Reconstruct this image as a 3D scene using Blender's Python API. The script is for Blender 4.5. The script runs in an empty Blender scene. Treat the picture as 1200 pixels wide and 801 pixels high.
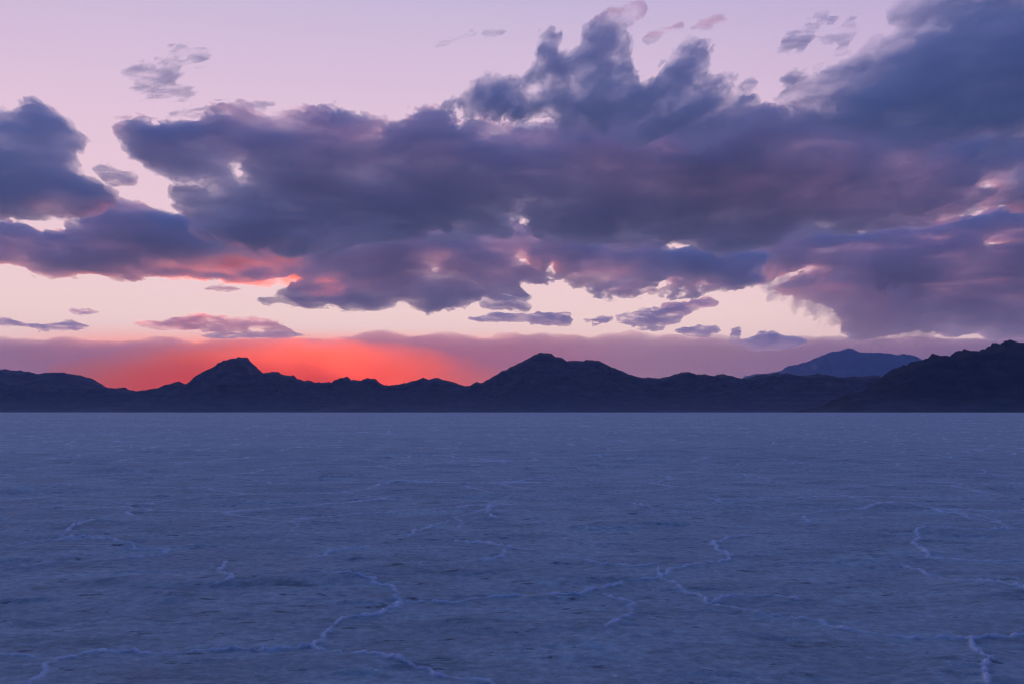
import bpy, math, random
import numpy as np
from math import radians as rad

rng = np.random.default_rng(7)
random.seed(7)
sc = bpy.context.scene
COL = sc.collection

# ------------------------------------------------------------------ camera
CAM_Z = 1.7
F_PX = 1167.0                    # focal length in photograph pixels (35 mm on full frame)
W_PX, H_PX = 1200.0, 801.0
HORIZON = 482.5
PITCH = math.atan((HORIZON - H_PX / 2) / F_PX)
cd = bpy.data.cameras.new("camera")
cd.sensor_width = 36.0
cd.lens = 36.0 * F_PX / W_PX
cd.clip_start = 0.1
cd.clip_end = 200000.0
cam = bpy.data.objects.new("camera", cd)
COL.objects.link(cam)
cam.location = (0, 0, CAM_Z)
cam.rotation_euler = (math.pi / 2 + PITCH, 0, 0)
sc.camera = cam
sc.view_settings.view_transform = 'Standard'
sc.view_settings.look = 'None'
sc.view_settings.exposure = 0.0
sc.view_settings.gamma = 1.0
sc.cycles.max_bounces = 16
sc.cycles.volume_bounces = 14
sc.cycles.volume_step_rate = 0.19
sc.cycles.adaptive_threshold = 0.035
sc.cycles.volume_max_steps = 256
sc.cycles.use_denoising = True
sc.cycles.filter_width = 1.1


def ratios(u, v):
    """photograph pixel -> (x/y, z/y) slopes of the line of sight"""
    u = np.asarray(u, float); v = np.asarray(v, float)
    a = u - W_PX / 2; b = H_PX / 2 - v
    c, s = math.cos(PITCH), math.sin(PITCH)
    dy = F_PX * c - b * s
    dz = F_PX * s + b * c
    return a / dy, dz / dy


# ------------------------------------------------------------------ noise
def _hash(ix, iy, iz, seed):
    h = (ix.astype(np.uint32) * np.uint32(374761393) + iy.astype(np.uint32) * np.uint32(668265263)
         + iz.astype(np.uint32) * np.uint32(2147483647) + np.uint32((seed * 974711 + 12345) & 0xFFFFFFFF))
    h = (h ^ (h >> np.uint32(13))) * np.uint32(1274126177)
    h = (h ^ (h >> np.uint32(15))) * np.uint32(2246822519)
    return h ^ (h >> np.uint32(16))


_G = np.array([[1,1,0],[-1,1,0],[1,-1,0],[-1,-1,0],[1,0,1],[-1,0,1],[1,0,-1],[-1,0,-1],
               [0,1,1],[0,-1,1],[0,1,-1],[0,-1,-1],[1,1,0],[-1,1,0],[0,-1,1],[0,-1,-1]], np.float32)


def perlin(x, y, z, seed=0):
    x = np.asarray(x, np.float32); y = np.asarray(y, np.float32); z = np.asarray(z, np.float32)
    fx, fy, fz = np.floor(x), np.floor(y), np.floor(z)
    ix, iy, iz = fx.astype(np.int64), fy.astype(np.int64), fz.astype(np.int64)
    x = x - fx; y = y - fy; z = z - fz
    u = x*x*x*(x*(x*6-15)+10); v = y*y*y*(y*(y*6-15)+10); w = z*z*z*(z*(z*6-15)+10)
    out = np.zeros(x.shape, np.float32)
    for dx in (0, 1):
        wx = u if dx else 1 - u
        for dy in (0, 1):
            wy = v if dy else 1 - v
            for dz in (0, 1):
                wz = w if dz else 1 - w
                g = _G[_hash(ix + dx, iy + dy, iz + dz, seed) & np.uint32(15)]
                out += wx * wy * wz * (g[..., 0]*(x-dx) + g[..., 1]*(y-dy) + g[..., 2]*(z-dz))
    return out


def fbm(x, y, z, octaves=4, seed=0, gain=0.5, lac=2.03):
    a, s, f = 1.0, 0.0, 1.0
    out = 0
    for o in range(octaves):
        out = out + a * perlin(x*f + 7.3*o, y*f - 3.1*o, z*f + 1.7*o, seed + 17*o)
        s += a; a *= gain; f *= lac
    return out / s


def ridged(x, y, z, octaves=4, seed=0, gain=0.5):
    a, s, f = 1.0, 0.0, 1.0
    out = 0
    for o in range(octaves):
        out = out + a * (1 - 2*np.abs(perlin(x*f + 5.3*o, y*f + 2.1*o, z*f, seed + 31*o)))
        s += a; a *= gain; f *= 2.07
    return out / s


# ------------------------------------------------------------------ mesh helpers
def mesh_object(name, verts, faces, mat, origin=(0, 0, 0), smooth=True):
    """verts (N,3), faces (M,4) arrays -> one linked mesh object with its origin at 'origin'"""
    verts = np.asarray(verts, np.float32) - np.asarray(origin, np.float32)
    faces = np.asarray(faces, np.int32)
    n = faces.shape[1]
    me = bpy.data.meshes.new(name)
    me.vertices.add(len(verts)); me.vertices.foreach_set("co", verts.ravel())
    me.loops.add(faces.size); me.loops.foreach_set("vertex_index", faces.ravel())
    me.polygons.add(len(faces))
    me.polygons.foreach_set("loop_start", np.arange(0, faces.size, n, dtype=np.int32))
    me.polygons.foreach_set("use_smooth", np.full(len(faces), smooth))
    me.update(calc_edges=True)
    me.materials.append(mat)
    o = bpy.data.objects.new(name, me)
    o.location = origin
    COL.objects.link(o)
    return o


def tag(o, label, cat, group=None, kind=None):
    o["label"] = label
    o["category"] = cat
    if group: o["group"] = group
    if kind: o["kind"] = kind
    return o


def grid_faces(nr, nc, wrap=False):
    i = np.arange(nr - 1)[:, None]; j = np.arange(nc if wrap else nc - 1)[None, :]
    j2 = (j + 1) % nc
    return np.stack([i*nc + j, i*nc + j2, (i+1)*nc + j2, (i+1)*nc + j], -1).reshape(-1, 4)


def surface_nets(Fd):
    """closed quad surface of the region Fd > 0, in grid units"""
    Fd = np.pad(Fd, 1, constant_values=-1.0)
    S = Fd > 0
    nx, ny, nz = Fd.shape
    cnt = np.zeros((nx-1, ny-1, nz-1), np.int8)
    for a in (0, 1):
        for b in (0, 1):
            for c in (0, 1):
                cnt += S[a:nx-1+a, b:ny-1+b, c:nz-1+c]
    act = (cnt > 0) & (cnt < 8)
    idx = np.full(act.shape, -1, np.int64)
    ci, cj, ck = np.nonzero(act)
    idx[ci, cj, ck] = np.arange(len(ci))
    P = np.zeros((len(ci), 3)); N = np.zeros(len(ci))
    corners = [(a, b, c) for a in (0, 1) for b in (0, 1) for c in (0, 1)]
    for p in corners:
        for ax in range(3):
            if p[ax]: continue
            q = list(p); q[ax] = 1
            f0 = Fd[ci+p[0], cj+p[1], ck+p[2]]; f1 = Fd[ci+q[0], cj+q[1], ck+q[2]]
            m = (f0 > 0) != (f1 > 0)
            t = np.where(m, f0 / np.where(m, f0 - f1, 1), 0)
            v = np.array(p, float)[None, :].repeat(len(ci), 0)
            v[:, ax] += t
            P += np.where(m[:, None], v, 0); N += m
    P = P / np.maximum(N, 1)[:, None] + np.stack([ci, cj, ck], -1) - 1
    quads = []
    for ax in range(3):
        sl0 = [slice(None)]*3; sl1 = [slice(None)]*3
        sl0[ax] = slice(0, -1); sl1[ax] = slice(1, None)
        A = S[tuple(sl0)]; B = S[tuple(sl1)]
        e = np.argwhere(A != B)
        o1, o2 = [(1, 2), (2, 0), (0, 1)][ax]
        e = e[(e[:, o1] > 0) & (e[:, o2] > 0) & (e[:, o1] < Fd.shape[o1]-1) & (e[:, o2] < Fd.shape[o2]-1)]
        flip = A[e[:, 0], e[:, 1], e[:, 2]]
        def cell(d1, d2):
            c = e.copy(); c[:, o1] -= d1; c[:, o2] -= d2
            return idx[c[:, 0], c[:, 1], c[:, 2]]
        q = np.stack([cell(1, 1), cell(0, 1), cell(0, 0), cell(1, 0)], -1)
        q[~flip] = q[~flip][:, ::-1]
        quads.append(q)
    return P, np.concatenate(quads)


def signed_dist(px, pz, poly):
    """2D signed distance (positive inside) of points to a closed polygon"""
    poly = np.asarray(poly, float)
    d2 = np.full(px.shape, 1e30); inside = np.zeros(px.shape, bool)
    for (x0, z0), (x1, z1) in zip(poly, np.roll(poly, -1, 0)):
        ex, ez = x1-x0, z1-z0
        L = ex*ex + ez*ez
        if L < 1e-9: continue
        t = np.clip(((px-x0)*ex + (pz-z0)*ez) / L, 0, 1)
        d2 = np.minimum(d2, (px-x0-t*ex)**2 + (pz-z0-t*ez)**2)
        c = (z0 > pz) != (z1 > pz)
        if abs(ez) > 1e-9:
            inside ^= c & (px < x0 + (pz-z0)/ez*ex)
    d = np.sqrt(d2)
    return np.where(inside, d, -d)


# ------------------------------------------------------------------ node helpers
def new_mat(name):
    m = bpy.data.materials.new(name); m.use_nodes = True
    m.node_tree.nodes.clear()
    return m, m.node_tree.nodes, m.node_tree.links


def ramp(nodes, stops, interp='LINEAR'):
    r = nodes.new('ShaderNodeValToRGB')
    r.color_ramp.interpolation = interp
    el = r.color_ramp.elements
    while len(el) < len(stops): el.new(0.5)
    for e, (p, c) in zip(el, stops):
        e.position = p
        e.color = (*c, 1) if len(c) == 3 else c
    return r


def srgb(r, g, b):
    f = lambda c: (c/255/12.92) if c/255 <= 0.04045 else ((c/255+0.055)/1.055)**2.4
    return (f(r), f(g), f(b))


def maths(nodes, links, op, a, b=None, c=None, clamp=False):
    n = nodes.new('ShaderNodeMath'); n.operation = op; n.use_clamp = clamp
    for k, x in enumerate((a, b, c)):
        if x is None: continue
        if isinstance(x, (int, float)): n.inputs[k].default_value = x
        else: links.new(x, n.inputs[k])
    return n.outputs[0]


# ------------------------------------------------------------------ sun and sky
SUN_U, SUN_EL = 385.0, 1.25
SUN_AZ = math.atan2((SUN_U - 600) / F_PX, 1.0)          # from +Y towards +X
sun_dir = np.array([math.sin(SUN_AZ)*math.cos(rad(SUN_EL)), math.cos(SUN_AZ)*math.cos(rad(SUN_EL)), math.sin(rad(SUN_EL))])
sd = bpy.data.lights.new("sun", 'SUN')
sd.energy = 1.85
sd.color = (1.0, 0.19, 0.045)
sd.angle = rad(0.5)
sun = bpy.data.objects.new("sun", sd)
COL.objects.link(sun)
from mathutils import Vector
sun.rotation_euler = Vector(sun_dir).to_track_quat('Z', 'Y').to_euler()
sun.location = (0, 0, 300)

world = bpy.data.worlds.new("World")
sc.world = world
world.use_nodes = True
wn, wl = world.node_tree.nodes, world.node_tree.links
wn.clear()
out = wn.new('ShaderNodeOutputWorld')
bg = wn.new('ShaderNodeBackground')
bg.inputs['Strength'].default_value = 0.1
sky = wn.new('ShaderNodeTexSky')
sky.sky_type = 'NISHITA'
sky.sun_disc = False
sky.sun_elevation = rad(SUN_EL)
sky.sun_rotation = SUN_AZ
sky.air_density = 1.0; sky.dust_density = 1.0; sky.ozone_density = 4.0
tc = wn.new('ShaderNodeTexCoord')
sep = wn.new('ShaderNodeSeparateXYZ')
wl.new(tc.outputs['Generated'], sep.inputs[0])
# evening glow over the clear sky: elevation ramp (z of the sky direction)
S10 = 10.7
def k(r, g, b, m=1.0):
    c = srgb(r, g, b); return (c[0]*m, c[1]*m, c[2]*m)
glow = ramp(wn, [(0.0, k(244, 198, 200)), (0.095, k(252, 218, 214)), (0.17, k(242, 208, 216)), (0.27, k(230, 199, 219)),
                 (0.38, k(204, 186, 217)), (0.47, k(150, 162, 216)), (0.60, k(98, 140, 195)), (1.0, k(87, 131, 181))])
wl.new(maths(wn, wl, 'MAXIMUM', sep.outputs['Z'], 0.0), glow.inputs[0])
# away from the sunset the sky is cooler and darker
azf = wn.new('ShaderNodeVectorMath'); azf.operation = 'DOT_PRODUCT'
wl.new(tc.outputs['Generated'], azf.inputs[0])
hv = Vector((sun_dir[0], sun_dir[1], 0)).normalized()
azf.inputs[1].default_value = hv
away = ramp(wn, [(0.0, k(110, 128, 190)), (0.45, k(120, 135, 195)), (0.80, k(215, 215, 240)), (0.96, (1, 1, 1)), (1.0, (1, 1, 1))])
wl.new(maths(wn, wl, 'MULTIPLY_ADD', azf.outputs['Value'], 0.5, 0.5), away.inputs[0])
mul = wn.new('ShaderNodeMixRGB'); mul.blend_type = 'MULTIPLY'; mul.inputs[0].default_value = 1
wl.new(glow.outputs[0], mul.inputs[1]); wl.new(away.outputs[0], mul.inputs[2])
el_f = ramp(wn, [(0.0, (1, 1, 1)), (0.055, (0.95, 0.95, 0.95)), (0.085, (0, 0, 0))], 'EASE')
wl.new(sep.outputs['Z'], el_f.inputs[0])
az_f = ramp(wn, [(0.95, (0, 0, 0)), (0.985, (0.6, 0.6, 0.6)), (0.997, (1, 1, 1))], 'EASE')
wl.new(azf.outputs['Value'], az_f.inputs[0])
warm = wn.new('ShaderNodeMixRGB'); warm.inputs[2].default_value = (*k(255, 84, 26, 1.4), 1)
wl.new(maths(wn, wl, 'MULTIPLY', el_f.outputs[0], az_f.outputs[0]), warm.inputs[0])
wl.new(mul.outputs[0], warm.inputs[1])
sc10 = wn.new('ShaderNodeVectorMath'); sc10.operation = 'SCALE'; sc10.inputs['Scale'].default_value = S10
wl.new(warm.outputs[0], sc10.inputs[0])
mixs = wn.new('ShaderNodeMixRGB'); mixs.blend_type = 'MIX'; mixs.inputs[0].default_value = 0.96
wl.new(sky.outputs[0], mixs.inputs[1]); wl.new(sc10.outputs[0], mixs.inputs[2])
wl.new(mixs.outputs[0], bg.inputs['Color'])
wl.new(bg.outputs[0], out.inputs['Surface'])

# ------------------------------------------------------------------ ground
def px_to_ground(pts):
    p = np.asarray(pts, float)
    xr, zr = ratios(p[:, 0], p[:, 1])
    Y = -CAM_Z / zr
    return np.stack([xr*Y, Y], -1)


# crests of the pressure ridges that stand out, traced where they run over the flat
RIDGES = [
 [(-40,762),(0,764),(45,768),(75,768),(100,763),(160,764),(250,763),(307,762),(345,757),(367,752),(377,741),(400,726),(447,717),(477,704)],
 [(477,704),(533,706),(607,699),(680,697),(693,690),(767,679),(790,668),(840,660),(855,653)],
 [(477,704),(463,697),(457,687),(433,682),(400,679),(370,675)],
 [(367,752),(380,759),(400,764),(440,772),(463,774),(503,789),(567,802),(640,822)],
 [(100,763),(73,772),(53,786),(43,801),(30,830)],
 [(770,668),(777,679),(800,690),(838,707),(870,714),(933,724),(980,733),(1040,745),(1100,747),(1147,751),(1200,746),(1240,740)],
 [(1148,751),(1152,775),(1158,801),(1162,830)],
 [(838,707),(850,699),(905,698),(940,702)],
 [(1060,662),(1067,666),(1095,676),(1125,685),(1170,690),(1200,700),(1240,704)],
 [(1090,655),(1078,645),(1073,630),(1082,624),(1110,621),(1160,620),(1220,618)],
 [(1090,655),(1130,656),(1200,659)],
 [(477,629),(485,623),(510,614),(525,611)],
 [(530,635),(570,636),(600,643),(640,648),(680,652),(697,662)],
 [(600,643),(585,652),(560,657)],
 [(697,662),(740,664),(775,660)],
 [(133,632),(163,643),(195,645),(190,650),(160,655),(60,660),(0,666)],
 [(130,632),(80,629),(75,625),(90,614),(110,609)],
 [(265,660),(258,670),(268,683),(255,688)],
 [(370,652),(400,643),(430,640)],
 [(835,638),(850,632),(880,628),(900,630)],
 [(835,638),(850,648),(862,652)],
 [(545,569),(560,572),(585,580)],[(580,595),(570,601),(580,607)],
 [(740,590),(765,597),(800,600)],[(715,735),(735,716),(745,707),(705,698)],
 [(1115,602),(1135,607),(1180,614)],[(760,566),(790,570)],[(940,605),(946,612)],[(150,600),(148,604)],
 [(0,640),(70,632),(130,632)],
]
rsegs = []
for r in RIDGES:
    g = px_to_ground(r)
    # meander between traced points
    for a, b in zip(g[:-1], g[1:]):
        n = max(2, int(np.linalg.norm(b-a) / 0.25))
        n = min(n, 40)
        t = np.linspace(0, 1, n + 1)
        q = a[None]*(1-t[:, None]) + b[None]*t[:, None]
        rsegs.append(q)


def ground_fields(X, Y):
    """height, ridge crust mask and dark mask of the salt flat: damp marks plus shade painted beside ridges"""
    R = np.hypot(X, Y)
    Z0 = np.zeros_like(X)
    h = 0.034*fbm(X/2.6, Y/2.2, Z0, 4, 3) + 0.045*fbm(X/7.5, Y/5.0, Z0, 3, 9)
    h = h + 0.034*fbm(X/0.50, Y/0.40, Z0, 4, 21) * np.clip(0.5 + 2.2*fbm(X/2.3, Y/2.3, Z0, 2, 23), 0.15, 1.4)
    h = h + np.clip((R-40)/300, 0, 1) * 0.10*fbm(X/34, Y/26, Z0, 3, 41)
    # broad low humps
    hump = np.clip(fbm(X/3.2, Y/1.9, Z0, 2, 77) - 0.16, 0, 1)
    h = h + 0.22*hump
    hump2 = np.clip(fbm(X/0.9, Y/0.5, Z0, 3, 78) - 0.22, 0, 1)
    h = h + 0.11*hump2
    # cells drawn by the salt: edges of a jittered, warped cell pattern
    wx = X + 0.7*fbm(X/1.9, Y/1.9, Z0, 3, 51); wy = Y + 0.7*fbm(X/1.9, Y/1.9, Z0 + 9, 3, 52)
    def cells(cs, seed):
        gx, gy = wx/cs, wy/cs
        ix, iy = np.floor(gx), np.floor(gy)
        f1 = np.full(X.shape, 9.0); f2 = f1.copy()
        for a in (-1, 0, 1):
            for b in (-1, 0, 1):
                jx = (ix+a).astype(np.int64); jy = (iy+b).astype(np.int64)
                hh = _hash(jx, jy, np.zeros_like(jx), seed)
                cx = jx + 0.1 + 0.8*((hh & np.uint32(1023))/1023.0); cy = jy + 0.1 + 0.8*(((hh >> np.uint32(10)) & np.uint32(1023))/1023.0)
                d = np.hypot(gx-cx, gy-cy)
                f2 = np.minimum(f2, np.maximum(f1, d)); f1 = np.minimum(f1, d)
        return (f2-f1)*cs*0.5
    patch = np.clip(0.45 + 1.6*fbm(X/5.5, Y/5.5, Z0, 2, 61), 0, 1)
    e = cells(3.4, 5)
    rw = 0.024 + 0.0006*np.clip(R, 0, 120)
    far = np.clip((R-11)/8, 0, 1)
    m2 = np.exp(-(e/rw)**2) * patch * (0.20 + 0.80*far)
    rough = np.clip(1.0 + 2.2*fbm(X/0.10, Y/0.14, Z0, 3, 71), 0.45, 1.6)
    # traced ridges
    d = np.full(X.shape, 99.0)
    near = (R < 130)
    xs, ys = X[near], Y[near]
    wxn = xs + 0.16*fbm(xs/0.55, ys/0.55, Z0[near], 3, 81); wyn = ys + 0.22*fbm(xs/0.55, ys/0.55, Z0[near]+5, 3, 82)
    wxn = wxn + 0.035*fbm(xs/0.11, ys/0.11, Z0[near], 3, 83); wyn = wyn + 0.035*fbm(xs/0.11, ys/0.11, Z0[near]+5, 3, 84)
    dn = np.full(xs.shape, 99.0)
    for q in rsegs:
        x0, y0 = q.min(0) - 1.2; x1, y1 = q.max(0) + 1.2
        s = np.nonzero((wxn > x0) & (wxn < x1) & (wyn > y0) & (wyn < y1))[0]
        if len(s) == 0: continue
        a, b = q[0], q[-1]
        ab = b - a; L = ab @ ab
        t = np.clip(((wxn[s]-a[0])*ab[0] + (wyn[s]-a[1])*ab[1]) / max(L, 1e-9), 0, 1)
        dn[s] = np.minimum(dn[s], np.hypot(wxn[s]-a[0]-t*ab[0], wyn[s]-a[1]-t*ab[1]))
    d[near] = dn
    rw1 = 0.013 + 0.0009*np.clip(R, 0, 80)
    strength = np.clip(1.0 + 1.7*fbm(X/0.9, Y/0.9, Z0, 3, 91), 0.5, 1.2)
    m1 = np.exp(-(d/rw1)**2) * strength
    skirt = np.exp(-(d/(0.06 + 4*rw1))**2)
    crust = np.maximum(m1, m2)
    h = h + (0.017*m1 + 0.006*skirt*strength + 0.014*m2) * rough
    stain_shade = np.clip(fbm(X/1.6, Y/1.1, Z0, 4, 101)*2.2 - 0.28, 0, 1) * np.clip(0.25 + skirt, 0, 1)  # damp marks; the skirt term also paints shade beside the ridges
    fade = np.clip((9000-R)/3000, 0, 1)
    return h*fade, np.clip(crust*rough, 0, 1), stain_shade


r_near = 3.0 * np.exp(np.arange(0, math.log(45/3.0), 0.0024))
r_far = 45 * np.exp(np.linspace(0, math.log(24000/45), 420))
rr = np.concatenate([[0.02, 0.5, 1.0, 1.5, 2.0, 2.5], r_near, r_far])
a_front = np.linspace(-33, 33, 1050)
a_back = np.linspace(33, 327, 90)[1:-1]
aa = np.radians(np.concatenate([a_front, a_back]))
RR, AA = np.meshgrid(rr, aa, indexing='ij')
GX, GY = RR*np.sin(AA), RR*np.cos(AA)
gh, gcrust, gstain_shade = ground_fields(GX, GY)
gh[0] = gh[0].mean()
verts = np.stack([GX, GY, gh], -1).reshape(-1, 3)

gm, n, l = new_mat("salt_crust")
o_ = n.new('ShaderNodeOutputMaterial'); bs = n.new('ShaderNodeBsdfPrincipled')
at = n.new('ShaderNodeAttribute'); at.attribute_name = "crust"
st = n.new('ShaderNodeAttribute'); st.attribute_name = "stain_shade"
geo = n.new('ShaderNodeNewGeometry')
def tex(scale, detail, roughness, stretch=(1, 1, 1)):
    mp = n.new('ShaderNodeMapping'); mp.inputs['Scale'].default_value = stretch
    l.new(geo.outputs['Position'], mp.inputs[0])
    t = n.new('ShaderNodeTexNoise'); t.inputs['Scale'].default_value = scale
    t.inputs['Detail'].default_value = detail; t.inputs['Roughness'].default_value = roughness
    l.new(mp.outputs[0], t.inputs['Vector'])
    return t.outputs[0]


def contrast(x, lo, hi, a, b):
    m = n.new('ShaderNodeMapRange'); m.interpolation_type = 'SMOOTHSTEP'
    for nm, vv in (('From Min', lo), ('From Max', hi), ('To Min', a), ('To Max', b)):
        m.inputs[nm].default_value = vv
    l.new(x, m.inputs['Value'])
    return m.outputs[0]


t_patch = tex(0.9, 6, 0.6, (0.8, 1.2, 1))        # damp and dry patches
t_grain = tex(9.0, 6, 0.72)                      # crumbly crust
t_fleck = tex(2.2, 6, 0.70, (0.55, 1.3, 1))       # dark flecks, stretched sideways
t_wide = tex(0.05, 5, 0.6)
t_pit = tex(4.2, 4, 0.6, (0.7, 1.2, 1))         # small pits broken through the crust
t_speck = tex(13.0, 3, 0.6)                     # loose white crumbs
shade = maths(n, l, 'MULTIPLY', contrast(t_patch, 0.36, 0.64, 0.84, 1.14), contrast(t_grain, 0.34, 0.66, 0.72, 1.25))
shade = maths(n, l, 'MULTIPLY', shade, contrast(t_fleck, 0.34, 0.46, 0.62, 1.06))
shade = maths(n, l, 'MULTIPLY', shade, contrast(t_wide, 0.35, 0.65, 0.90, 1.10))
shade = maths(n, l, 'MULTIPLY', shade, contrast(t_pit, 0.33, 0.375, 0.28, 1.0))
shade = maths(n, l, 'MULTIPLY', shade, contrast(t_speck, 0.62, 0.72, 1.0, 1.45))
base = n.new('ShaderNodeVectorMath'); base.operation = 'SCALE'
base.inputs[0].default_value = (0.395, 0.480, 0.415)
l.new(shade, base.inputs['Scale'])
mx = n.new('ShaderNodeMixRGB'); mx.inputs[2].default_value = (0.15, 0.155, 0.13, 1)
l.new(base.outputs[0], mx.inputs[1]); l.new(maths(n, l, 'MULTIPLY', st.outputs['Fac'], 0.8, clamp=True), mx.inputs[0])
mx2 = n.new('ShaderNodeMixRGB'); mx2.inputs[2].default_value = (0.92, 0.96, 0.94, 1)
l.new(mx.outputs[0], mx2.inputs[1]); l.new(maths(n, l, 'MULTIPLY', at.outputs['Fac'], contrast(t_grain, 0.36, 0.50, 0.75, 1.0), clamp=True), mx2.inputs[0])
l.new(mx2.outputs[0], bs.inputs['Base Color'])
bs.inputs['Roughness'].default_value = 0.7
bs.inputs['Specular IOR Level'].default_value = 0.3
bs.inputs['Sheen Weight'].default_value = 0.30
bs.inputs['Sheen Roughness'].default_value = 0.5
bs.inputs['Sheen Tint'].default_value = (0.6, 0.8, 1.0, 1)
bp = n.new('ShaderNodeBump'); bp.inputs['Strength'].default_value = 0.9; bp.inputs['Distance'].default_value = 0.03
l.new(t_grain, bp.inputs['Height']); l.new(bp.outputs[0], bs.inputs['Normal'])
l.new(bs.outputs[0], o_.inputs['Surface'])

ground = mesh_object("ground", verts, grid_faces(len(rr), len(aa), True), gm)
for nm, arr in (("crust", gcrust), ("stain_shade", gstain_shade)):
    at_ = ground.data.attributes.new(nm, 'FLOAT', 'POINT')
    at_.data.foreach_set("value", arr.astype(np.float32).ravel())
tag(ground, "pale blue salt flat with raised crusty ridges reaching the mountains", "salt flat", kind="structure")

# ------------------------------------------------------------------ mountains
def rock_mat(name, c0, c1, foot=None, foot_h=170.0):
    m, n, l = new_mat(name)
    o = n.new('ShaderNodeOutputMaterial'); b = n.new('ShaderNodeBsdfPrincipled')
    g = n.new('ShaderNodeNewGeometry')
    def tex(sx, sz, detail, rough):
        mp = n.new('ShaderNodeMapping'); mp.inputs['Scale'].default_value = (sx, sx, sz)
        l.new(g.outputs['Position'], mp.inputs[0])
        t = n.new('ShaderNodeTexNoise'); t.inputs['Scale'].default_value = 1
        t.inputs['Detail'].default_value = detail; t.inputs['Roughness'].default_value = rough
        l.new(mp.outputs[0], t.inputs['Vector'])
        return t.outputs[0]
    t1, t2 = tex(0.0030, 0.012, 8, 0.68), tex(0.012, 0.02, 6, 0.7)
    r = ramp(n, [(0.38, c0), (0.62, c1)])
    l.new(maths(n, l, 'MULTIPLY_ADD', t1, 0.6, maths(n, l, 'MULTIPLY', t2, 0.4)), r.inputs[0])
    col = r.outputs[0]
    if foot:                                   # paler foot of the slopes: gravel fans, plus low haze painted into the colour
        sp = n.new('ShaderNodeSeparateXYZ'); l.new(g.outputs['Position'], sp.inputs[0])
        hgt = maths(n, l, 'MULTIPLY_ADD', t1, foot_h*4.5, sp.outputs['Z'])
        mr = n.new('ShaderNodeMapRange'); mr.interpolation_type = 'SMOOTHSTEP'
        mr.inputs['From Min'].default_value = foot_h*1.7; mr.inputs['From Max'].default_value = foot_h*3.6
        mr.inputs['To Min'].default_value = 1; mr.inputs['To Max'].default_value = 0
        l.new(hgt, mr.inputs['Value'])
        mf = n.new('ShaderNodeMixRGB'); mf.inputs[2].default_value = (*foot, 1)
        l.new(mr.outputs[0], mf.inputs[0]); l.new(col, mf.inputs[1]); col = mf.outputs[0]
    l.new(col, b.inputs['Base Color'])
    b.inputs['Roughness'].default_value = 0.95
    b.inputs['Specular IOR Level'].default_value = 0.1
    l.new(b.outputs[0], o.inputs['Surface'])
    return m


def mountain(name, label, sky_line, D, mat, spread=3.2, rough=0.5, seed=1, step=14.0, jag=1.0, back=2.2, noise_len=900.0):
    """terrain whose crest, seen along the line of sight, follows the traced sky line; D is the crest's distance"""
    p = np.asarray(sky_line, float)
    xr, zr = ratios(p[:, 0], p[:, 1])
    cx, cz = xr*D, np.maximum(zr*D + CAM_Z, 0)
    nx = int((cx[-1]-cx[0]) / step) + 1
    X = np.linspace(cx[0], cx[-1], nx)
    H = np.interp(X, cx, cz)
    # fine crags along the crest
    amp = np.clip(H/cz.max(), 0.05, 1)**0.5
    Hc = H + jag*(48.0*ridged(X/170, X*0+.37, X*0+.61, 5, seed+3, 0.66) + 34*fbm(X/60, X*0+.3, X*0+3.4, 4, seed+5) - 20) * amp
    endf = np.clip(np.minimum(X-X[0], X[-1]-X)/(8*step), 0, 1)
    Hc = np.maximum(Hc, 0) * endf
    wid = spread * (cz.max()*0.55 + 0.0)
    dd_f = np.linspace(0, 1, 90)**1.25          # crest -> camera side
    dd_b = np.linspace(0, 1, 26)[1:]
    rows = []
    hs = []
    for dv in dd_b[::-1]:
        rows.append(np.full(nx, dv*wid*back/ max(spread,1) * 1.2)); hs.append((1-dv)**1.3*np.ones(nx))
    for dv in dd_f:
        rows.append(np.full(nx, -dv*wid)); hs.append(np.full(nx, dv))
    OFF = np.array(rows)
    wander = 0.10*wid*fbm(X/1400, X*0, X*0, 3, seed+11)
    Yc = D + wander
    Hc = Hc * (Yc / D)                             # keep the crest on its own sight line
    XX = np.repeat(X[None], len(OFF), 0); YY = Yc[None] + OFF
    nb = len(dd_b)
    ZZ = np.zeros_like(XX)
    ZZ[:nb] = Hc[None]*np.array(hs[:nb])
    t = np.array(hs[nb:])
    L = noise_len
    spur = ridged(XX[nb:]/L, YY[nb:]/(1.8*L), np.zeros_like(t), 5, seed+21, 0.55)
    gul = fbm(XX[nb:]/(0.25*L), YY[nb:]/(0.8*L), np.zeros_like(t), 4, seed+23)
    Hs = np.repeat(Hc[None], len(dd_f), 0)
    # crest height smoothed sideways further down the slope
    ker = np.ones(31)/31
    Hsm = np.convolve(np.pad(Hc, 15, mode='edge'), ker, 'valid')
    w = np.clip(t*4, 0, 1)
    Hs = Hs*(1-w) + Hsm[None]*w
    prof = (1-t)**1.55
    act = np.clip(t*5, 0, 1) * np.clip((1-t)*2.2, 0, 1)
    z = Hs*prof*(1 + act*rough*(0.75*spur + 0.35*gul)) + act*rough*cz.max()*0.10*np.clip(spur, -0.4, 1)*np.clip(Hs/cz.max()*3, 0, 1)
    # never above the sight line of the crest
    lim = Hc[None]*(YY[nb:]/Yc[None])*(1 - 0.04*np.clip(t*8, 0, 1))
    ZZ[nb:] = np.minimum(z, lim)
    ZZ[nb:] = np.maximum(ZZ[nb:], 0)
    ZZ[-1] = -3; ZZ[0] = -3; ZZ[:, 0] = -3; ZZ[:, -1] = -3
    v = np.stack([XX, YY, ZZ], -1)
    o = mesh_object(name, v.reshape(-1, 3), grid_faces(*XX.shape)[:, ::-1], mat, (float(X.mean()), D, 0))
    tag(o, label, "mountain", kind="structure")
    return o


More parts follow.
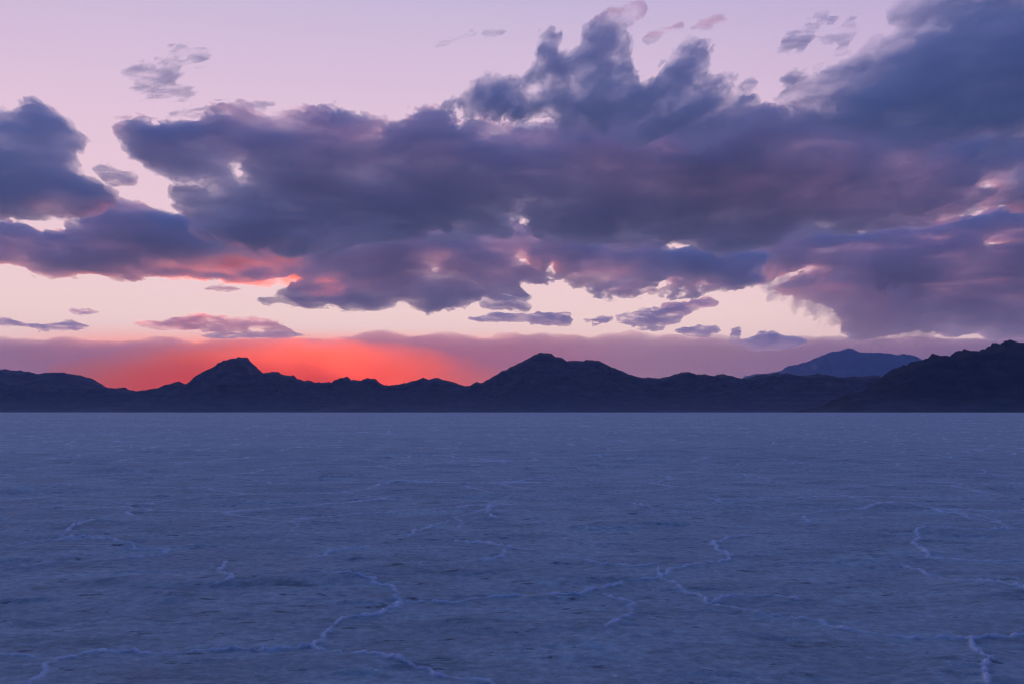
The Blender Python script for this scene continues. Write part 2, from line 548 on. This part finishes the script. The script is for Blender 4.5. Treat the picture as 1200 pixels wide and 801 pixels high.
rock = rock_mat("dark_rock", (0.022, 0.022, 0.026), (0.130, 0.125, 0.130), (0.17, 0.17, 0.175))
rock_far = rock_mat("hazed_rock", (0.25, 0.28, 0.33), (0.30, 0.34, 0.39))  # distance haze painted into the rock as a pale bluish colour
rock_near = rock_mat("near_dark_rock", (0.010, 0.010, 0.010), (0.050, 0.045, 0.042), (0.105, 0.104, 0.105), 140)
B = HORIZON
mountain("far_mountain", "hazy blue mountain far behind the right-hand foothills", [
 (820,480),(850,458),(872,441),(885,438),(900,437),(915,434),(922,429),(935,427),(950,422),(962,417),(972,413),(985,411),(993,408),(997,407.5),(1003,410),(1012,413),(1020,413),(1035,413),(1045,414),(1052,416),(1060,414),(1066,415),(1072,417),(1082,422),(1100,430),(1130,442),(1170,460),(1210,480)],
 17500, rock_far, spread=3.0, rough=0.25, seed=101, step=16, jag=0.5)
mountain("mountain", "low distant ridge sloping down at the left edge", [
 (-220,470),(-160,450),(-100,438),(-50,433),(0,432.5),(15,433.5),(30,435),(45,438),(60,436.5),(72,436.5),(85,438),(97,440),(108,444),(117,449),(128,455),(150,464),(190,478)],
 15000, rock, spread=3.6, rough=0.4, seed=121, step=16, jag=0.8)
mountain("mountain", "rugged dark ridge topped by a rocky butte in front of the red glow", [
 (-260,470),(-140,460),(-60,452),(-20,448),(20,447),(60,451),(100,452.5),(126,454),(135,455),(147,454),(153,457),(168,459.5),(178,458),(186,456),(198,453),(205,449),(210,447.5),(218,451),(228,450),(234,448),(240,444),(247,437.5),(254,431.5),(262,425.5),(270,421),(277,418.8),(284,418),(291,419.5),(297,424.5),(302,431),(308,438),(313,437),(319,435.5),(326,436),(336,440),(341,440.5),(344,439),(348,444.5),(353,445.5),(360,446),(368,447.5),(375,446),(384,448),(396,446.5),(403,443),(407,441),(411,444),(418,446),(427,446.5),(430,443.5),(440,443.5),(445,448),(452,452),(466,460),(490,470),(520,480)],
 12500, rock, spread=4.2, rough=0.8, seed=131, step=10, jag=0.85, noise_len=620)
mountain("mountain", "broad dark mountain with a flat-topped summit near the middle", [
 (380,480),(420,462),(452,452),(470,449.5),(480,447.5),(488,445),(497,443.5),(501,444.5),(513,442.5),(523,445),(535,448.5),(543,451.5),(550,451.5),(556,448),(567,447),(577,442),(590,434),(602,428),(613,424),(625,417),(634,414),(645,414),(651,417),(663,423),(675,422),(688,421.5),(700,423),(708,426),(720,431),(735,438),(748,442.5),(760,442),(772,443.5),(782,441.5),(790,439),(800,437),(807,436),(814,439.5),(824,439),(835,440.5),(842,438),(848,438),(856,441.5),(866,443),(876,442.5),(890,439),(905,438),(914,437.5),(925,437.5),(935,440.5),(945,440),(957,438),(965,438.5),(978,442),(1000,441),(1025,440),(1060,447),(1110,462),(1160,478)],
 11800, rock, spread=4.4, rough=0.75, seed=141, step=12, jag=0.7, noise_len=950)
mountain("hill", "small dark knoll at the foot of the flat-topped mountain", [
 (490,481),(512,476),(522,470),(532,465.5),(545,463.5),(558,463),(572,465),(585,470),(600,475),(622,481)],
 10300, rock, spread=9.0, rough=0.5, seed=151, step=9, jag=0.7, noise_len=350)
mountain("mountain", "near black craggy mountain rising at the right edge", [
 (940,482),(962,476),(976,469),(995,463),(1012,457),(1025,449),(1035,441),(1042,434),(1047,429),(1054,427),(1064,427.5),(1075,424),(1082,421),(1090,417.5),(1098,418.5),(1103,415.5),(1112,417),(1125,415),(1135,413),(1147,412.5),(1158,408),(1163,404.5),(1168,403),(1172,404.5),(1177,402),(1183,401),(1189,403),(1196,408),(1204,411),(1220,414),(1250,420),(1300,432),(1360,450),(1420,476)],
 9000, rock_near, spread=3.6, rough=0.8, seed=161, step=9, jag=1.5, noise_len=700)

# ------------------------------------------------------------------ clouds
def cloud_mat(name, color, density, aniso=0.35, grain=None, lo=0.15, hi=1.9, squash=(0.42, 1.5)):
    """scattering vapour; with a grain (metres) its density billows from place to place"""
    m, n, l = new_mat(name)
    o = n.new('ShaderNodeOutputMaterial'); v = n.new('ShaderNodeVolumePrincipled')
    v.inputs['Color'].default_value = (*color, 1)
    v.inputs['Density'].default_value = density
    v.inputs['Anisotropy'].default_value = aniso
    if grain:
        g = n.new('ShaderNodeNewGeometry')
        mp = n.new('ShaderNodeMapping'); mp.inputs['Scale'].default_value = (squash[0]/grain, 0.36/grain, squash[1]/grain)
        l.new(g.outputs['Position'], mp.inputs[0])
        t = n.new('ShaderNodeTexNoise'); t.inputs['Scale'].default_value = 1.0
        t.inputs['Detail'].default_value = 6.0; t.inputs['Roughness'].default_value = 0.70
        l.new(mp.outputs[0], t.inputs['Vector'])
        mr = n.new('ShaderNodeMapRange'); mr.interpolation_type = 'SMOOTHSTEP'
        mr.inputs['From Min'].default_value = 0.36; mr.inputs['From Max'].default_value = 0.66
        mr.inputs['To Min'].default_value = lo*density; mr.inputs['To Max'].default_value = hi*density
        l.new(t.outputs[0], mr.inputs['Value'])
        l.new(mr.outputs[0], v.inputs['Density'])
    l.new(v.outputs[0], o.inputs['Volume'])
    return m


def cloud(name, label, outline, D, mat, cell, holes=(), tilt=1.2, round_=220.0, thick=380.0, rag=120.0, rag_len=420.0, seed=1, cat="cloud", group="evening clouds", stretch=2.2, octaves=6, power=4.5, slant=0.0, gain=0.74, lens=None, thin_at=()):
    """a body of cloud of real depth: the traced outline, frayed by 3D turbulence, as one closed surface"""
    p = np.asarray(outline, float)
    k_ = tilt
    vc = p[:, 1].mean(); zc = D*ratios(600, vc)[1]
    def on_plane(q):
        q = np.asarray(q, float)
        xr, zr = ratios(q[:, 0], q[:, 1])
        Y = (D + k_*zc) / (1 + k_*zr)
        return np.stack([xr*Y, zr*Y], -1)
    P = on_plane(p)
    Hs = [on_plane(h) for h in holes]
    m = rag*1.1
    x = np.arange(P[:, 0].min()-m, P[:, 0].max()+m, cell)
    z = np.arange(P[:, 1].min()-m, P[:, 1].max()+m, cell)
    cy = cell*1.6
    T = thick*1.35
    nn = np.arange(-T, T + cy, cy)
    X2, Z2 = np.meshgrid(x, z, indexing='ij')
    s = signed_dist(X2, Z2, P)
    for h in Hs:
        s = np.minimum(s, -signed_dist(X2, Z2, h))
    if lens is not None:                       # thickest at a heart, thinning evenly all round it
        (lu, lv), (mu, mv) = lens
        cxz = on_plane([(lu, lv)])[0]; rxz = on_plane([(lu+mu, lv-mv)])[0] - cxz
        s = round_*(1 - ((X2-cxz[0])/rxz[0])**2 - ((Z2-cxz[1])/rxz[1])**2)
        s = np.minimum(s, (Z2-40.0)*3)
    s = np.clip(s, -4*rag, round_)
    Tl = np.full(s.shape, float(thick))
    for (tu, tv), (mu, mv), am in thin_at:     # places thinned so the added red cloud behind shows through
        cxz = on_plane([(tu, tv)])[0]; rxz = on_plane([(tu+mu, tv-mv)])[0] - cxz
        Tl = Tl*(1 - am*np.exp(-((X2-cxz[0])/rxz[0])**2 - ((Z2-cxz[1])/rxz[1])**2))
    Fb = s[:, None, :] - round_*np.abs(nn[None, :, None]/Tl[:, None, :])**power
    F3 = Fb.astype(np.float32)
    sel = np.nonzero(np.abs(F3) < rag*1.15)
    xs = x[sel[0]]; ns = nn[sel[1]]; zs = z[sel[2]]
    ys = D - k_*(zs-zc) + ns
    ca, sa = math.cos(rad(slant)), math.sin(rad(slant))
    xn = (xs*ca + zs*sa)/(rag_len*stretch); zn = (zs*ca - xs*sa)/rag_len; yn = ns/(rag_len*3.5)
    nz = fbm(xn, yn, zn, octaves, seed, gain)
    nz2 = 1 - 2.4*np.abs(perlin(xn*2.3, yn*2.3, zn*2.3, seed+5))      # puffy lobes
    F3[sel] += rag*(2.4*nz + 0.20*nz2)
    V, Q = surface_nets(F3)
    wx = x[0] + V[:, 0]*cell; wn_ = nn[0] + V[:, 1]*cy; wz = z[0] + V[:, 2]*cell
    wy = D - k_*(wz-zc) + wn_
    c = (float(P[:, 0].mean()), float(D), float(zc))
    o = mesh_object(name, np.stack([wx, wy, wz + CAM_Z], -1), Q, mat, c)
    tag(o, label, cat, group)
    return o


C_BLUE = (0.988, 0.992, 0.997)
grey = cloud_mat("grey_cloud", C_BLUE, 0.0070, 0.25, 420, 0.35, 1.7)
torn = cloud_mat("torn_cloud", C_BLUE, 0.0065, 0.25, 240, 0.0, 2.0, (0.7, 1.2))
dark = cloud_mat("dark_cloud", (0.950, 0.974, 0.990), 0.0070, 0.25, 360, 0.22, 1.7)
low = cloud_mat("low_cloud", (0.992, 0.989, 0.993), 0.0065, 0.35, 480, 0.35, 1.7)
stormy = cloud_mat("storm_cloud", (0.958, 0.972, 0.992), 0.0065, 0.30, 420, 0.25, 1.7, (0.30, 1.6))
small = cloud_mat("small_cloud", (0.975, 0.968, 0.982), 0.0085, 0.40, 220, 0.1, 1.8)
warm = cloud_mat("warm_cloud", (0.96, 0.86, 0.88), 0.0055, 0.72, 240, 0.2, 1.7)
wisp = cloud_mat("wisp_cloud", C_BLUE, 0.0075, 0.30, 100, 0.0, 1.8, (0.28, 1.8))
rain = cloud_mat("rain_veil", C_BLUE, 0.0014, 0.4, 300, 0.1, 2.0, (1.6, 0.16))
bank = cloud_mat("horizon_cloud", (0.50, 0.55, 0.74), 0.00068, 0.60)
afterglow = cloud_mat("sunset_glow", (0.97, 0.47, 0.09), 0.0017, 0.90)  # added veil; sunset glow put into its orange colour and lens shape
glowing = cloud_mat("sunlit_cloud", (0.42, 0.28, 0.36), 0.0036, 0.84, 300, 0.6, 1.3)  # for cloud pieces added to show red sunlight on the mauve layer's base

cloud("cloud", "rounded grey-blue cloud cut by the left edge of the sky",
 [(-160,150),(-60,150),(0,140),(20,135),(43,128),(55,126),(67,132),(72,140),(82,147),(93,145),(95,158),(85,177),(83,192),(90,207),(107,217),(118,220),(127,230),(125,237),(110,238),(90,248),(80,257),(53,257),(33,258),(20,255),(0,252),(-80,255),(-170,240)],
 9800, grey, 11, seed=11, thick=420, round_=170, rag=110)
cloud("cloud", "small puff of cloud alone in the pink gap at the left",
 [(115,199),(122,195),(131,196),(133,200),(143,199),(156,201),(160,207),(157,213),(145,215),(132,216),(124,213),(118,206)],
 9800, wisp, 9, seed=12, thick=130, round_=50, rag=55, rag_len=150)
cloud("cloud", "feathery hooked wisp of cloud high in the clear pink sky",
 [(141,85),(160,80),(185,75),(200,68),(203,60),(218,58),(232,62),(242,67),(240,74),(222,70),(212,74),(205,84),(210,96),(222,106),(212,116),(195,112),(175,108),(160,100),(150,91)],
 8200, wisp, 7, seed=13, thick=60, round_=60, rag=105, rag_len=75, stretch=5.0, tilt=0.6, slant=14)
cloud("cloud", "thin flat wisp of cloud just above the left end of the dark deck",
 [(198,138),(205,132),(225,130),(262,124),(300,121),(322,124),(308,130),(280,130),(262,131),(240,135),(220,140)],
 9000, wisp, 8, seed=14, thick=40, round_=45, rag=85, rag_len=60, stretch=5.0, tilt=0.6, slant=4)
cloud("cloud", "slender slanting streak of cloud left of the tall ragged cloud",
 [(511,55),(525,47),(545,41),(565,36),(592,32),(590,37),(570,42),(545,47),(527,52)],
 7600, wisp, 7, seed=15, thick=30, round_=26, rag=40, rag_len=60, stretch=4.0, tilt=0.6, slant=14)
cloud("cloud", "tall ragged cloud with torn tops above the middle of the deck",
 [(524,130),(540,118),(552,108),(565,100),(583,92),(600,88),(618,82),(628,78),(629,65),(634,48),(645,41),(659,40),(661,48),(655,60),(668,66),(680,55),(680,42),(690,36),(703,31),(722,24),(738,16),(750,10),(752,16),(745,26),(737,38),(743,48),(740,62),(738,75),(742,86),(755,94),(766,96),(772,84),(784,74),(792,62),(803,53),(817,54),(829,64),(830,82),(842,96),(855,105),(880,113),(900,124),(910,140),(880,158),(820,162),(760,165),(720,163),(690,155),(668,152),(650,146),(640,140),(610,134),(585,136),(570,134),(560,128),(540,130)],
 8600, torn, 10, holes=[[(662,50),(672,50),(684,56),(688,52),(676,62),(664,66)],[(710,62),(722,60),(724,70),(712,74)]],
 seed=16, thick=330, round_=140, rag=125, rag_len=270, slant=28, power=2.6)
cloud("cloud", "tiny torn scrap of cloud beside the torn tops of the tall cloud",
 [(756,46),(762,38),(775,34),(788,29),(800,27),(798,34),(782,38),(770,44),(760,50)],
 8600, wisp, 7, seed=17, thick=60, round_=30, rag=46, rag_len=140, stretch=2.2, tilt=0.6)
cloud("cloud", "tiny faint tuft of cloud high right of the tall ragged cloud",
 [(812,34),(825,26),(836,18),(846,17),(848,23),(838,29),(824,34)],
 8600, wisp, 7, seed=18, thick=50, round_=26, rag=42, rag_len=130, stretch=2.2, tilt=0.6)
cloud("cloud", "long dark cloud deck stretching across the middle of the sky",
 [(150,160),(160,147),(180,143),(200,147),(233,142),(260,138),(293,134),(307,140),(330,147),(360,143),(385,142),(400,142),(413,145),(423,152),(437,158),(453,153),(477,145),(500,142),(510,142),(527,150),(540,155),(560,152),(577,148),(600,147),(640,146),(700,150),(760,145),(830,140),(880,132),(930,140),(1000,150),(1080,160),(1200,165),(1340,160),(1360,225),(1250,232),(1195,244),(1160,234),(1130,250),(1090,257),(1060,262),(1035,256),(990,268),(935,276),(870,286),(800,282),(740,290),(690,285),(640,270),(625,272),(612,258),(600,257),(585,268),(520,270),(450,280),(380,290),(300,290),(230,270),(212,247),(215,228),(230,216),(262,215),(270,213),(253,215),(227,213),(200,207),(177,197),(157,180),(149,167)],
 12000, grey, 13, holes=[[(270,192),(288,191),(288,205),(280,213),(271,212)], [(1140,217),(1165,211),(1205,212),(1205,215),(1162,220)]],
 seed=21, thick=600, round_=260, rag=190, rag_len=400, stretch=2.6, power=3.4, gain=0.80)
cloud("cloud", "big navy storm cloud filling the upper right of the sky",
 [(912,104),(923,98),(942,94),(965,91),(985,88),(998,78),(1012,64),(1040,56),(1066,47),(1090,38),(1116,30),(1150,24),(1200,16),(1300,5),(1380,20),(1380,175),(1270,170),(1200,160),(1150,168),(1100,172),(1060,165),(1000,160),(960,150),(930,140),(905,138),(925,128),(958,118),(985,112),(960,112),(935,114),(918,112)],
 7600, dark, 11, seed=31, thick=480, round_=190, rag=130, rag_len=330, stretch=2.8, slant=12, power=3.0)
cloud("cloud", "dark cloud crossing the top right corner of the sky",
 [(1042,8),(1062,2),(1085,-8),(1150,-25),(1260,-40),(1300,-10),(1230,5),(1185,12),(1160,17),(1120,20),(1095,18),(1078,24),(1062,24),(1055,18),(1046,16)],
 6800, grey, 9, seed=32, thick=240, round_=90, rag=90, rag_len=300)
cloud("cloud", "wispy crescent of cloud between the tall cloud and the storm cloud",
 [(914,50),(926,44),(938,34),(950,24),(965,22),(975,26),(962,32),(958,40),(968,44),(982,38),(996,30),(1002,36),(1000,50),(996,60),(984,60),(976,52),(960,50),(945,54),(930,52),(918,56)],
 7400, wisp, 8, seed=33, thick=70, round_=55, rag=100, rag_len=110, stretch=2.6, tilt=0.6, slant=15)
cloud("cloud", "small dark fleck of cloud at the mouth of the pink notch",
 [(862,100),(868,96),(880,93),(886,98),(884,103),(872,105)],
 8000, wisp, 7, seed=34, thick=60, round_=30, rag=45, rag_len=120, tilt=0.6)
cloud("cloud", "low mauve cloud layer on the left with a red glowing underside",
 [(-120,265),(-30,266),(0,265),(17,262),(34,264),(47,273),(60,276),(84,272),(83,260),(101,255),(121,253),(141,244),(165,243),(185,247),(214,249),(260,255),(330,262),(420,262),(520,262),(585,266),(640,275),(720,280),(800,285),(860,290),(905,300),(890,318),(860,330),(830,326),(790,318),(740,330),(700,334),(660,330),(630,332),(612,338),(615,345),(592,346),(565,348),(562,354),(545,356),(530,357),(512,361),(500,363),(483,356),(465,352),(452,360),(430,359),(402,360),(380,361),(357,359),(335,355),(312,353),(325,348),(330,336),(345,327),(320,327),(297,326),(265,326),(240,327),(215,328),(188,327),(160,330),(135,328),(88,326),(61,325),(37,318),(27,310),(0,304),(-60,302),(-130,290)],
 17000, low, 19, thin_at=[((270,308),(88,20),0.88),((330,298),(30,24),0.8),((386,328),(34,20),0.80)], holes=[[(500,318),(515,312),(540,314),(538,319),(520,320)],[(602,302),(606,297),(618,297),(622,304),(634,310),(634,314),(620,313),(606,311)],[(640,310),(650,306),(648,320),(642,318)]],
 seed=41, thick=620, round_=300, rag=200, rag_len=620)
cloud("cloud", "added cloud carrying the red glow under the left part of the mauve layer",
 [(140,345),(140,262),(410,262),(410,345)],
 18900, glowing, 22, seed=63, thick=420, round_=190, rag=120, rag_len=420, power=1.2, lens=((280,301),(125,34)))
cloud("cloud", "added cloud carrying the dim red patch at the lowest bulge of the mauve layer",
 [(325,362),(325,295),(445,295),(445,362)],
 19100, glowing, 22, seed=64, thick=300, round_=180, rag=110, rag_len=400, power=1.2, lens=((386,329),(52,27)))
cloud("cloud", "heavy rain cloud hanging over the right-hand mountains",
 [(800,270),(860,268),(930,268),(1000,270),(1040,264),(1080,268),(1110,260),(1140,258),(1165,248),(1200,254),(1260,244),(1400,250),(1430,380),(1300,400),(1200,395),(1150,388),(1090,392),(1050,390),(1030,392),(1003,396),(992,386),(990,372),(980,356),(960,346),(940,340),(922,338),(910,335),(930,325),(948,315),(940,312),(915,322),(895,328),(880,320),(870,300),(840,285),(810,280)],
 20500, stormy, 22, holes=[[(930,322),(945,311),(952,314),(945,323),(936,325)],[(1070,282),(1085,279),(1098,281),(1090,285)],[(1145,285),(1168,278),(1205,278),(1205,281),(1172,287)]],
 seed=42, thick=700, round_=380, rag=210, rag_len=700)
cloud("cloud", "torn patch of cloud in the pink gap under the long deck",
 [(690,342),(705,338),(715,326),(725,318),(740,318),(755,312),(770,306),(790,304),(812,306),(838,308),(862,312),(872,322),(868,336),(850,342),(822,346),(800,343),(780,338),(765,345),(745,348),(720,349),(702,347)],
 19000, torn, 15, holes=[[(765,330),(778,326),(782,336),(770,340)]], seed=43, thick=260, round_=120, rag=170, rag_len=330)
cloud("cloud", "ragged tuft hanging below the middle of the mauve layer",
 [(562,352),(580,345),(597,348),(612,350),(621,357),(615,362),(600,362),(585,362),(570,362),(560,358)],
 18500, small, 13, seed=44, thick=140, round_=70, rag=110, rag_len=240)
cloud("cloud", "lens of cloud floating in the pink band above the middle saddle",
 [(549,374),(570,370),(592,366),(620,367),(640,366),(665,366),(672,374),(668,381),(645,382),(622,380),(612,375),(590,376),(565,375)],
 24000, small, 16, seed=45, thick=220, round_=80, rag=100, rag_len=380, stretch=2.6)
cloud("cloud", "flat lumpy cloud in the pink band above the flat-topped mountain",
 [(684,374),(700,370),(722,369),(745,367),(755,362),(772,361),(788,356),(800,352),(830,350),(838,356),(815,364),(802,372),(790,380),(775,386),(762,382),(740,379),(715,379),(695,378)],
 24000, small, 17, seed=46, thick=260, round_=110, rag=140, rag_len=420, stretch=2.2)
cloud("cloud", "small dark lens of cloud right of the flat lumpy cloud",
 [(789,387),(803,383),(820,380),(838,383),(846,387),(835,392),(815,394),(800,391)],
 25500, small, 15, seed=47, thick=190, round_=75, rag=75, rag_len=330, stretch=2.4)
cloud("cloud", "small round puff standing on the horizon bank",
 [(855,394),(858,387),(864,385),(868,388),(867,395),(870,402),(856,402)],
 27000, small, 14, seed=48, thick=150, round_=70, rag=80, rag_len=240)
cloud("cloud", "gently domed cloud resting on the horizon bank left of the rain",
 [(868,402),(880,395),(893,389),(905,388),(918,392),(932,396),(945,400),(930,408),(900,410),(875,408)],
 27500, small, 16, seed=49, thick=260, round_=110, rag=100, rag_len=360)
cloud("cloud", "long low purple cloud above the rocky butte",
 [(160,379),(172,377),(190,376),(212,372),(232,369),(240,367),(255,371),(280,373),(305,374),(315,375),(325,378),(338,384),(345,391),(325,394),(310,394),(297,393),(280,391),(262,391),(245,386),(225,386),(200,385),(178,384)],
 25000, warm, 16, holes=[[(290,385),(306,384),(312,390),(300,391)]], seed=50, thick=260, round_=85, rag=100, rag_len=380, stretch=2.4)
cloud("cloud", "short flat wisp beside the long low purple cloud",
 [(230,393),(250,390),(300,391),(340,390),(362,393),(330,396),(280,396),(245,396)],
 26500, wisp, 15, seed=51, thick=150, round_=60, rag=75, rag_len=330, stretch=3.0)
cloud("cloud", "broken dark streak of cloud low above the left ridge",
 [(-30,380),(0,377),(15,376),(35,378),(55,380),(70,377),(90,378),(104,382),(95,386),(70,387),(45,385),(20,382),(-10,384)],
 24500, small, 14, seed=52, thick=150, round_=60, rag=105, rag_len=330, stretch=2.6)
cloud("cloud", "faint thin scrap of cloud above the broken streak",
 [(80,366),(86,362),(100,364),(118,362),(118,368),(95,370)],
 24500, wisp, 13, seed=53, thick=100, round_=55, rag=90, rag_len=240, stretch=2.6)
cloud("cloud", "thin sliver of cloud under the red glowing underside",
 [(234,338),(250,335),(268,336),(285,338),(270,342),(245,341)],
 19500, wisp, 12, seed=54, thick=90, round_=45, rag=60, rag_len=240, stretch=2.6)
cloud("rain_veil", "pale slanting veil of rain under the heavy rain cloud",
 [(900,322),(950,316),(1000,325),(1070,345),(1120,375),(1090,398),(1040,402),(1003,400),(985,388),(960,372),(930,360),(905,344),(890,332)],
 19300, rain, 24, seed=55, thick=480, round_=260, rag=230, rag_len=500, stretch=0.35, power=1.6, cat="rain veil", group=None)
tb = [(-900,400),(-500,397),(-200,398),(0,397),(10,395.5),(35,399),(75,398),(120,401),(170,399),(235,399),(300,398.5),(390,397),(440,391),(455,390.5),(480,393.5),(500,392.5),(540,393.5),(600,394),(635,394),(660,393),(700,396),(720,393),(738,392),(760,395),(800,396),(850,396),(900,398),(960,397),(1000,396),(1060,396),(1200,395),(1500,393),(2000,396)]
cloud("cloud_bank", "long mauve bank of cloud lying along the horizon and glowing red over the sunset",
 tb + [(2000,474),(-900,474)],
 36500, bank, 75, seed=61, thick=1500, round_=420, rag=150, rag_len=900, stretch=2.2, tilt=0.0, cat="cloud bank", group=None, octaves=3)

cloud("glow_veil", "added veil of red and orange glow hugging the ridge where the sun went down",
 [(60,478),(60,388),(700,388),(700,478)], 32500, afterglow, 60, seed=62, thick=1150, round_=400, rag=40, rag_len=1500, tilt=0.0, cat="dust veil", group=None, octaves=3, power=0.45, lens=((322,462),(330,74)))

# ------------------------------------------------------------------ evening haze over the flat
hm, n, l = new_mat("evening_haze")
o_ = n.new('ShaderNodeOutputMaterial'); v = n.new('ShaderNodeVolumePrincipled')
v.inputs['Color'].default_value = (0.55, 0.70, 1.0, 1)
v.inputs['Density'].default_value = 1.6e-5
v.inputs['Anisotropy'].default_value = 0.0
l.new(v.outputs[0], o_.inputs['Volume'])
bx = [(-42000, 42000), (-26000, 24500), (-4.5, 1190)]
hv_ = [(bx[0][a], bx[1][b], bx[2][c]) for a in (0, 1) for b in (0, 1) for c in (0, 1)]
hf = [(0,1,3,2),(4,6,7,5),(0,4,5,1),(2,3,7,6),(0,2,6,4),(1,5,7,3)]
haze = mesh_object("haze", hv_, hf, hm, smooth=False)
tag(haze, "thin blue evening haze over the whole flat", "haze", kind="stuff")
